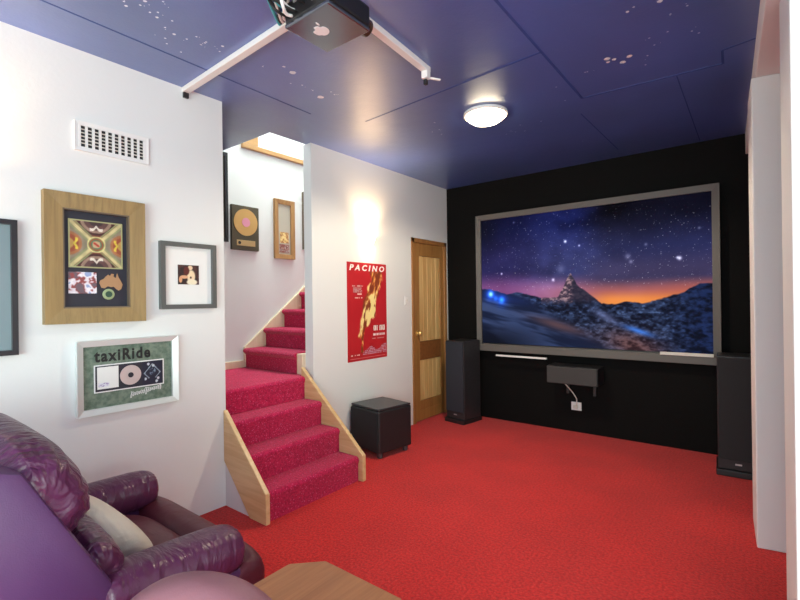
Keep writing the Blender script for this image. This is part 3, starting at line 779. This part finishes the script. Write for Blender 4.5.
def dots(u, v):
    x, y = u * 2 - 1, v * 2 - 1; A = lambda c: np.array(c, float) + np.zeros(u.shape + (3,))
    c = A([128, 118, 96]); r = np.hypot(x, y)
    xb = np.abs(np.abs(x) - np.abs(y))
    top = np.abs(y) > np.abs(x)
    d = np.where(top, np.hypot(x * 0.95, np.abs(y) - 1.08), np.hypot(np.abs(x) - 1.12, y * 1.1))
    for lim, ct, cs_ in [(0.80, [124, 66, 50], [140, 132, 108]), (0.68, [74, 36, 34], [150, 136, 112]), (0.58, [158, 130, 112], [172, 112, 72]), (0.46, [98, 66, 64], [156, 78, 50]), (0.28, [64, 46, 48], [190, 150, 80])]:
        f = (d < lim).astype(float)
        c = mix(c, np.where(top[..., None], A(ct), A(cs_)), f)
    c = mix(c, A([206, 194, 140]), (1 - sst(0.07, 0.14, xb)) * (r > 0.2))
    c = mix(c, A([150, 160, 110]), (1 - sst(0.02, 0.05, np.abs(xb - 0.17))) * (r > 0.3))
    wv = (np.abs(np.abs(y) - 0.80 + 0.16 * np.abs(np.sin(x * 9))) < 0.06) & (np.abs(x) < 0.26)
    c = mix(c, A([225, 215, 200]), wv.astype(float))
    wv = (np.abs(np.abs(x) - 0.84 + 0.10 * np.abs(np.sin(y * 9))) < 0.05) & (np.abs(y) < 0.25)
    c = mix(c, A([215, 190, 70]), wv.astype(float))
    for lim, cc in [(0.36, [220, 205, 140]), (0.31, [120, 140, 90]), (0.27, [160, 80, 50]), (0.22, [90, 120, 90]), (0.16, [200, 170, 130])]:
        c = mix(c, A(cc), (r < lim).astype(float))
    c = mix(c, A([190, 50, 40]), ((np.abs(y + x * 0.8) < 0.05) & (r < 0.14)).astype(float))
    dn = 0.86 + 0.28 * (np.sin(x * 75) * np.sin(y * 75) > 0.2)
    return c * dn[..., None]
painted('dot_painting', 0.234, 0.232, 100, 100, dots, f2, (0.0, -0.014, 0.285), None, 0.003)
MB().frame(0.244, 0.242, 0.006, -0.016, -0.0105, 0.280).build('painting_edge', principled('green_gold_edge', (0.40, 0.40, 0.20), 0.5), f2)

def photo(seed, cols, scale=4):
    def fn(u, v):
        A = lambda c: np.array(c, float) + np.zeros(u.shape + (3,))
        n = vnoise(u + 0.3 * v, v - 0.2 * u, scale, seed, 3) * 1.15
        c = A(cols[0])
        for i, cc in enumerate(cols[1:]):
            t = 0.36 + 0.10 * i
            c = mix(c, A(cc), sst(t - 0.03, t + 0.03, n))
        return c
    return fn
painted('photo', 0.122, 0.108, 40, 36, photo(61, [[110, 90, 100], [150, 70, 70], [225, 215, 225], [240, 236, 240], [150, 165, 205]], 4), f2, (-0.062, -0.014, 0.150), None, 0.003)
aus = [(0.02, 0.50), (0.05, 0.62), (0.20, 0.70), (0.27, 0.80), (0.38, 0.90), (0.46, 0.84), (0.52, 0.95), (0.62, 0.93), (0.60, 0.82), (0.70, 0.74), (0.76, 0.97), (0.82, 0.78), (0.92, 0.60), (0.99, 0.44), (0.93, 0.24), (0.82, 0.16), (0.72, 0.22), (0.62, 0.34), (0.50, 0.32), (0.36, 0.36), (0.24, 0.26), (0.10, 0.28)]
MB().prism([((x - 0.5) * 0.112, z * 0.112) for x, z in aus], -0.015, -0.0105, 'y').build('map_plaque', M['tan'], f2, loc=(0.066, 0, 0.148))
MB().lathe([(0.0, 0.0), (0.028, 0.0), (0.028, 0.004), (0.022, 0.006), (0.0, 0.006)], 28, Matrix.Rotation(PI / 2, 4, 'X')).build('badge', principled('green_badge', (0.34, 0.42, 0.22), 0.4), f2, loc=(0.052, -0.015, 0.146))
MB().lathe([(0.0, 0.0), (0.016, 0.0), (0.016, 0.002), (0.0, 0.002)], 24, Matrix.Rotation(PI / 2, 4, 'X')).build('badge_centre', principled('dark_green_badge', (0.03, 0.08, 0.05), 0.4), f2, loc=(0.052, -0.0212, 0.146))

# grey square frame
gy0, gy1, gz0, gz1 = 1.204, 1.542, 1.266, 1.658
f3 = hung('picture_frame', XL, (gy0 + gy1) / 2, gz0, 'grey square frame with a wide white mat around one small photo', 'picture')
gw, gh = gy1 - gy0, gz1 - gz0
MB().frame(gw, gh, 0.026, -0.032, 0.0).build('frame', M['frame_grey'], f3)
MB().box(-gw / 2 + 0.02, gw / 2 - 0.02, -0.010, -0.001, 0.02, gh - 0.02).build('mat_board', M['white_mat'], f3)
def figure(u, v):
    A = lambda c: np.array(c, float) + np.zeros(u.shape + (3,))
    c = mix(A([40, 26, 30]), A([78, 46, 42]), sst(0.3, 0.7, vnoise(u, v, 5, 71)))
    def el(c, x, y, a, b, col): return mix(c, A(col), 1 - sst(0.8, 1.15, np.hypot((u - x) / a, (v - y) / b)))
    c = el(c, 0.62, 0.42, 0.20, 0.34, [236, 214, 176]); c = el(c, 0.58, 0.86, 0.12, 0.12, [235, 205, 170])
    c = el(c, 0.28, 0.38, 0.20, 0.09, [225, 170, 130]); c = el(c, 0.12, 0.24, 0.08, 0.16, [215, 160, 120])
    c = el(c, 0.66, 0.12, 0.26, 0.16, [238, 228, 200]); c = el(c, 0.40, 0.70, 0.14, 0.22, [92, 34, 30]); c = el(c, 0.60, 0.36, 0.05, 0.06, [90, 60, 50])
    return c
painted('photo', 0.128, 0.116, 44, 40, figure, f3, (0.0, -0.0125, 0.145), None, 0.002)

# silver framed record award with green mat
ay0, ay1, az0, az1 = 0.793, 1.296, 0.732, 1.112
f4 = hung('record_award', XL, (ay0 + ay1) / 2, az0, 'silver framed music award with green mat, black lettering and a small disc', 'award')
aw, ah = ay1 - ay0, az1 - az0
MB().frame(aw, ah, 0.030, -0.034, 0.0, 0.0, 0.012).build('frame', M['frame_silver'], f4)
MB().box(-aw / 2 + 0.025, aw / 2 - 0.025, -0.008, -0.001, 0.025, ah - 0.025).build('mat_board', M['green_mat'], f4)
text('lettering', 'taxiRide', 0.085, M['ink'], f4, (-0.170, -0.0098, 0.270), 0.275, 0.0, 0.0026, 0.0008, 1.2)
MB().box(-0.172, 0.178, -0.0100, -0.0082, 0.108, 0.252).build('inlay_border', M['paper_white'], f4)
MB().box(-0.166, 0.172, -0.0108, -0.0101, 0.114, 0.246).build('inlay', M['navy_mat'], f4)
MB().box(-0.158, -0.058, -0.0122, -0.0109, 0.126, 0.240).build('cover_card', M['white_mat'], f4)
painted('card_print', 0.05, 0.02, 12, 6, photo(3, [[225, 222, 235], [150, 130, 180], [225, 225, 235]], 5), f4, (-0.128, -0.0126, 0.138))
MB().lathe([(0.010, 0.0), (0.053, 0.0), (0.053, 0.002), (0.010, 0.002)], 40, Matrix.Rotation(PI / 2, 4, 'X')).build('disc', M['pink_silver'], f4, loc=(0.002, -0.0109, 0.182))
MB().lathe([(0.0, 0.0), (0.014, 0.0), (0.014, 0.001), (0.0, 0.001)], 24, Matrix.Rotation(PI / 2, 4, 'X')).build('disc_label', M['navy_mat'], f4, loc=(0.002, -0.0130, 0.182))
def emblem(u, v):
    A = lambda c: np.array(c, float) + np.zeros(u.shape + (3,))
    c = A([28, 32, 52]); x, y = u - 0.5, v - 0.5
    dd = np.abs(np.abs(x) * 0.9 + np.abs(y) * 0.9 - 0.36)
    c = mix(c, A([150, 165, 180]), (dd < 0.025).astype(float) * (v > 0.25))
    c = mix(c, A([130, 150, 170]), (np.hypot(x, y - 0.05) < 0.17).astype(float) * sst(0.4, 0.6, vnoise(u, v, 14, 8)) )
    for px, py in ((0.16, 0.25), (0.80, 0.22), (0.72, 0.10), (0.55, 0.82), (0.3, 0.9)):
        c = mix(c, A([200, 205, 215]), (np.hypot(u - px, v - py) < 0.06).astype(float))
    return c
painted('emblem_card', 0.105, 0.124, 40, 44, emblem, f4, (0.114, -0.0122, 0.118))
sg = []
for k in range(200):          # looping handwriting, two words
    t = k / 199
    word = 0.5 + 0.5 * math.cos(2 * PI * t * 2)
    am = 0.006 + 0.012 * max(word, 0) ** 6 + 0.004 * math.sin(t * 23) ** 2
    ph = t * 2 * PI * 15
    sg.append((0.0 + 0.165 * t + 0.006 * math.sin(ph + 0.6), -0.0093, 0.072 + 0.024 * t + am * math.cos(ph)))
MB().tube(sg, 0.0014, 5).build('signature', M['paper_white'], f4)

# gold record
ry0, ry1, rz0, rz1 = 2.311, 2.596, 1.782, 2.192
f5 = empty('gold_record', (XF, (ry0 + ry1) / 2, rz0), PI / 2, 'gold record with a pink label on a dark brown plaque above the stair landing', 'award')
MB().box(-0.1425, 0.1425, -0.03, 0.0, 0, 0.41, 0.004).build('plaque_board', M['brown_mat'], f5)
MB().lathe([(0.014, 0.0), (0.124, 0.0), (0.124, 0.004), (0.014, 0.004)], 56, Matrix.Rotation(PI / 2, 4, 'X')).build('disc', M['gold'], f5, loc=(0, -0.0305, 0.258))
MB().lathe([(0.0, 0.0), (0.042, 0.0), (0.042, 0.002), (0.0, 0.002)], 32, Matrix.Rotation(PI / 2, 4, 'X')).build('disc_label', M['pink_label'], f5, loc=(0, -0.035, 0.258))
MB().box(-0.095, 0.098, -0.0335, -0.0305, 0.040, 0.092, 0.001).build('name_plate', principled('brass_plate', (0.52, 0.36, 0.17), 0.4, 0.5), f5)
MB().lathe([(0.0, 0.0), (0.015, 0.0), (0.015, 0.001), (0.0, 0.001)], 16, Matrix.Rotation(PI / 2, 4, 'X')).build('plate_emblem', M['ink'], f5, loc=(-0.068, -0.0337, 0.066))

# tall wooden frame
f6 = empty('picture_frame', (XF, 2.905, 1.731), PI / 2, 'tall narrow brown wooden frame with a pale print beside the gold record', 'picture')
MB().frame(0.245, 0.592, 0.045, -0.03, 0.0, 0.0, 0.006).build('frame', M['frame_brown'], f6)
MB().box(-0.085, 0.085, -0.010, -0.001, 0.04, 0.552).build('print', M['pale_print'], f6)
painted('photo', 0.105, 0.11, 24, 24, photo(15, [[205, 170, 120], [170, 110, 60], [225, 190, 120], [240, 215, 150]], 4), f6, (0.0, -0.0125, 0.16), None, 0.002)
painted('photo', 0.12, 0.085, 24, 20, photo(25, [[190, 150, 130], [110, 50, 50], [200, 190, 185], [140, 80, 70]], 4), f6, (0.0, -0.0125, 0.062), None, 0.002)
f7 = empty('picture_frame', (XF, 3.295, 1.85), PI / 2, 'dark brown frame on the stair wall, mostly hidden behind the poster wall corner', 'picture')
MB().frame(0.30, 0.60, 0.035, -0.03, 0.0).build('frame', M['frame_slip'], f7)
MB().box(-0.12, 0.12, -0.010, -0.001, 0.03, 0.57).build('print', M['pale_print'], f7)
f8 = empty('picture_frame', (XF, 2.10, 1.845), PI / 2, 'tall black frame on the stair wall, only its edge showing past the left wall', 'picture')
MB().frame(0.362, 0.80, 0.03, -0.025, 0.0).build('frame', M['frame_black'], f8)
MB().box(-0.16, 0.16, -0.010, -0.001, 0.025, 0.775).build('print', M['brown_mat'], f8)

# red film poster
PW, PH = 0.539, 0.892
def poster(u, v):
    A = lambda c: np.array(c, float) + np.zeros(u.shape + (3,))
    c = mix(A([178, 26, 34]), A([196, 40, 46]), vnoise(u, v, 4, 5))
    # diagonal flame-coloured figure
    cx = 0.30 + 0.42 * sst(0.05, 0.95, v) + 0.02 * np.sin(v * 17)
    wd = np.interp(v, [0.06, 0.14, 0.28, 0.42, 0.5, 0.7, 0.85, 0.92], [0.014, 0.035, 0.06, 0.16, 0.18, 0.17, 0.16, 0.14])
    q = np.abs(u - cx + (vnoise(u, v, 12, 19) - 0.47) * 0.16) / wd
    f = (1 - sst(0.75, 1.1, q)) * sst(0.06, 0.09, v) * (1 - sst(0.90, 0.94, v))
    n = vnoise(u * 1.5 - 0.6 * v, v * 0.9, 12, 29)
    fig = mix(A([132, 58, 30]), A([220, 130, 60]), sst(0.34, 0.5, n)); fig = mix(fig, A([248, 226, 150]), sst(0.46, 0.60, n + 0.16 * np.exp(-((v - 0.48) / 0.14) ** 2)))
    c = mix(c, fig, f)
    def block(c, u0, u1, v0, v1, rows, dens, col, seed):
        inside = (u > u0) & (u < u1) & (v > v0) & (v < v1)
        rr = ((v - v0) / (v1 - v0) * rows) % 1.0
        rs = np.random.RandomState(seed).rand(40, 80)
        k = rs[(np.floor((v - v0) / (v1 - v0) * rows)).astype(int) % 40, (np.floor((u - u0) / (u1 - u0) * dens)).astype(int) % 80]
        return mix(c, A(col), inside * (rr > 0.25) * (k > 0.28))
    c = block(c, 0.12, 0.38, 0.752, 0.765, 1, 16, [225, 190, 180], 1)
    c = block(c, 0.14, 0.36, 0.69, 0.745, 4, 14, [190, 150, 150], 2)
    c = block(c, 0.24, 0.38, 0.668, 0.685, 1, 8, [235, 200, 190], 3)
    c = block(c, 0.18, 0.38, 0.632, 0.645, 1, 12, [235, 200, 190], 4)
    c = block(c, 0.62, 0.94, 0.232, 0.266, 1, 30, [235, 215, 210], 7)
    c = block(c, 0.60, 0.92, 0.205, 0.22, 1, 14, [200, 130, 130], 8)
    bl = (u > 0.36) & (u < 0.985) & (v > 0.055) & (v < 0.125 + 0.03 * np.sin(u * 15)) & (v < 0.0 + 0.30 * (u - 0.10))
    rr = (v * 60) % 1.0
    kk = np.random.RandomState(6).rand(80, 160)[(v * 60).astype(int) % 80, (u * 90).astype(int) % 160]
    c = mix(c, A([196, 150, 170]), bl * (rr > 0.3) * (kk > 0.25))
    c = block(c, 0.06, 0.30, 0.05, 0.066, 1, 14, [235, 215, 210], 9)
    c = mix(c, A([226, 150, 150]), ((u > 0.05) & (u < 0.95) & (v > 0.020) & (v < 0.030)).astype(float) * 0.7)
    return c
po = empty('film_poster', (XM, 3.142, 0.757), PI / 2, 'red film poster with a slanted flame-coloured figure and white lettering, on the white wall', 'poster')
painted('sheet', PW, PH, 180, 300, poster, po, (0, -0.004, 0), None, 0.003)
text('lettering', 'PACINO', 0.072, M['poster_white'], po, (-0.240, -0.0050, 0.820), 0.48, 0.22, 0.0022, 0.0006, 1.55)
ti = MB()
for k, x in enumerate(np.linspace(0.075, 0.225, 8)):
    if k in (3,): continue
    ti.box(x, x + 0.012, -0.0052, -0.0042, 0.262, 0.312)
    if k % 2 == 0: ti.box(x, x + 0.018, -0.0052, -0.0042, 0.302, 0.312)
    if k % 3 == 0: ti.box(x, x + 0.018, -0.0052, -0.0042, 0.262, 0.272)
ti.build('title_strokes', M['poster_white'], po)

# light switch by the door
sw = empty('light_switch', (XM, 3.735, 1.255), PI / 2, 'small white light switch plate on the white wall next to the pine door', 'switch')
MB().box(-0.030, 0.030, -0.008, 0.0, 0, 0.085, 0.003).build('plate', M['white_plastic'], sw)
MB().box(-0.008, 0.008, -0.013, -0.0085, 0.030, 0.054, 0.002).build('rocker', M['cream_plastic'], sw)

# ------------------------------------------------------------------ recliner
rc = empty('recliner', (-1.85, 0.60, 0), 0, 'large aubergine leather recliner facing the screen, with padded roll headrest', 'armchair')
def loc(x, y, z): return (x + 1.85, y - 0.60, z)
def build_roll(name, mat, L, ry, rz, c, tilt=0.0, axis='x', **kw):
    f = rounded_roll(L, ry, rz, **kw)
    rot = (tilt, 0, 0) if axis == 'x' else (0, 0, PI / 2)
    return MB().grid(f, kw.get('nu', 72), kw.get('nv', 48), True).build(name, M[mat], rc, loc=loc(*c), rot=rot, smooth=True)
XC = -1.85
# outer shell of the back: leaning slab with flat side panels
sh = [(0.70, 0.16), (0.310, 0.885), (0.255, 0.905), (0.10, 0.86), (0.06, 0.78), (0.20, 0.16)]
MB().prism([(y - 0.60, z) for y, z in sh], -0.425, 0.425, 'x', 0.018).build('back_shell', M['leather_panel'], rc, smooth=True, autosmooth=30)
build_roll('headrest', 'leather_wrinkled', 0.82, 0.110, 0.165, (XC, 0.368, 0.790), R(30), e=3.6, gather=0.040, gk=14, seed=2)
build_roll('lumbar_pad', 'leather_wrinkled', 0.78, 0.068, 0.105, (XC, 0.505, 0.540), R(28), e=3.8, gather=0.028, gk=12, seed=4)
for sx, nm in ((-1, 0), (1, 1)):
    x = XC + sx * 0.365
    MB().prism([(0.48 - 0.60, 0.10), (0.48 - 0.60, 0.42), (0.92 - 0.60, 0.38), (0.92 - 0.60, 0.10)], sx * 0.365 - 0.075, sx * 0.365 + 0.075, 'x', 0.02).build('arm_panel', M['leather_panel'], rc, smooth=True, autosmooth=40)
    f = rounded_roll(0.44, 0.095, 0.080, 6.0, gather=0.016, gk=15, seed=6 + nm)
    MB().grid(f, 72, 48, True).build('armrest', M['leather_arm'], rc, loc=loc(x, 0.700 + 0.035 * (nm == 0), 0.445 + 0.015 * (nm == 0)), rot=(0, R(3.5 - 2.5 * (nm == 0)), PI / 2), smooth=True)
# seat and flip-out foot pad
f = rounded_roll(0.60, 0.22, 0.085, 5.0, bulge=0.02, seed=8)
MB().grid(f, 56, 48, True).build('seat_cushion', M['leather_seat'], rc, loc=loc(XC, 0.67, 0.345), smooth=True)
f = rounded_roll(0.90, 0.085, 0.095, 5.0, gather=0.012, gk=9, seed=10)
MB().grid(f, 56, 48, True).build('foot_pad', M['leather_seat'], rc, loc=loc(XC, 0.935, 0.320), smooth=True)
MB().box(-0.43, 0.43, 0.31, 0.40, 0.09, 0.32, 0.03, 3).build('front_panel', M['leather_wrinkled'], rc, smooth=True, autosmooth=40)
MB().box(-0.36, 0.36, -0.36, 0.33, 0.0, 0.14, 0.02).build('base', M['black_box'], rc)

# ivory cushion on the seat
f = rounded_roll(0.40, 0.17, 0.065, 3.0, gather=0.02, gk=9, seed=12)
cu = MB().grid(f, 56, 40, True).build('cushion', M['cushion'], loc=(-1.85, 0.640, 0.480), rot=(R(-52), 0, 0), smooth=True)
tag(cu, 'ivory cushion leaning on the seat of the aubergine recliner', 'cushion')

# ------------------------------------------------------------------ side table
tbx0, tbx1, tby0, tby1, tz = -1.231, -0.74, 0.62, 1.045, 0.43
st = empty('side_table', ((tbx0 + tbx1) / 2, (tby0 + tby1) / 2, 0), 0, 'low brown wooden table with a clipped corner, in front of the recliner', 'table')
hx, hy, cc = (tbx1 - tbx0) / 2, (tby1 - tby0) / 2, 0.085
oct_ = [(-hx + cc, -hy), (hx - cc, -hy), (hx, -hy + cc), (hx, hy - cc), (hx - cc, hy), (-hx + cc, hy), (-hx, hy - cc), (-hx, -hy + cc)]
MB().prism(oct_, tz - 0.028, tz, 'z', 0.003).build('table_top', M['table'], st)
MB().prism([(x * 0.86, y * 0.86) for x, y in oct_], tz - 0.09, tz - 0.0285, 'z').build('apron', M['table'], st)
for sx in (-1, 1):
    for sy in (-1, 1):
        MB().box(-0.02, 0.02, -0.02, 0.02, 0, tz - 0.0905, 0.003).build('leg', M['table'], st, loc=(sx * (hx - 0.08), sy * (hy - 0.08), 0))

# ------------------------------------------------------------------ pink chair, only the top of its back showing
pc = empty('tub_chair', (-0.845, 0.315, 0), R(35), 'dusty pink leather chair, only the rounded top of its back showing at the bottom edge', 'armchair')
def dome(u, v):
    th = 2 * PI * u; s = -PI / 2 + PI * v
    x = 0.235 * math.cos(s) * math.copysign(abs(math.cos(th)) ** 0.8, math.cos(th))
    y = 0.10 * math.cos(s) ** 0.8 * math.copysign(abs(math.sin(th)) ** 0.8, math.sin(th)) if abs(math.cos(s)) > 1e-6 else 0.0
    return (x, y, 0.34 * math.copysign(abs(math.sin(s)) ** 0.8, s))
MB().grid(dome, 56, 40, True).build('backrest', M['pink_leather'], pc, loc=(0.055, 0.135, 0.42), smooth=True)
f = rounded_roll(0.44, 0.17, 0.08, 4.5, seed=20)
MB().grid(f, 48, 36, True).build('seat', M['pink_leather'], pc, loc=(0.05, -0.08, 0.34), smooth=True)
MB().box(-0.14, 0.24, -0.20, 0.12, 0.0, 0.27, 0.03, 3).build('base', M['pink_leather'], pc, smooth=True, autosmooth=40)

# ------------------------------------------------------------------ sub-parts
def kid(root, name): return [c for c in bpy.data.objects if c.parent == root and c.name.split('.')[0] == name][0]
for root, ch, par in ((f4, 'disc_label', 'disc'), (f5, 'disc_label', 'disc'), (f5, 'plate_emblem', 'name_plate'), (f2, 'badge_centre', 'badge'),
                      (f4, 'card_print', 'cover_card'), (dr, 'door_knob', 'door_leaf'), (pj, 'apple_sticker', 'bottom_cover'), (sw, 'rocker', 'plate'), (f2, 'painting_edge', 'dot_painting')):
    sub(kid(root, ch), kid(root, par))
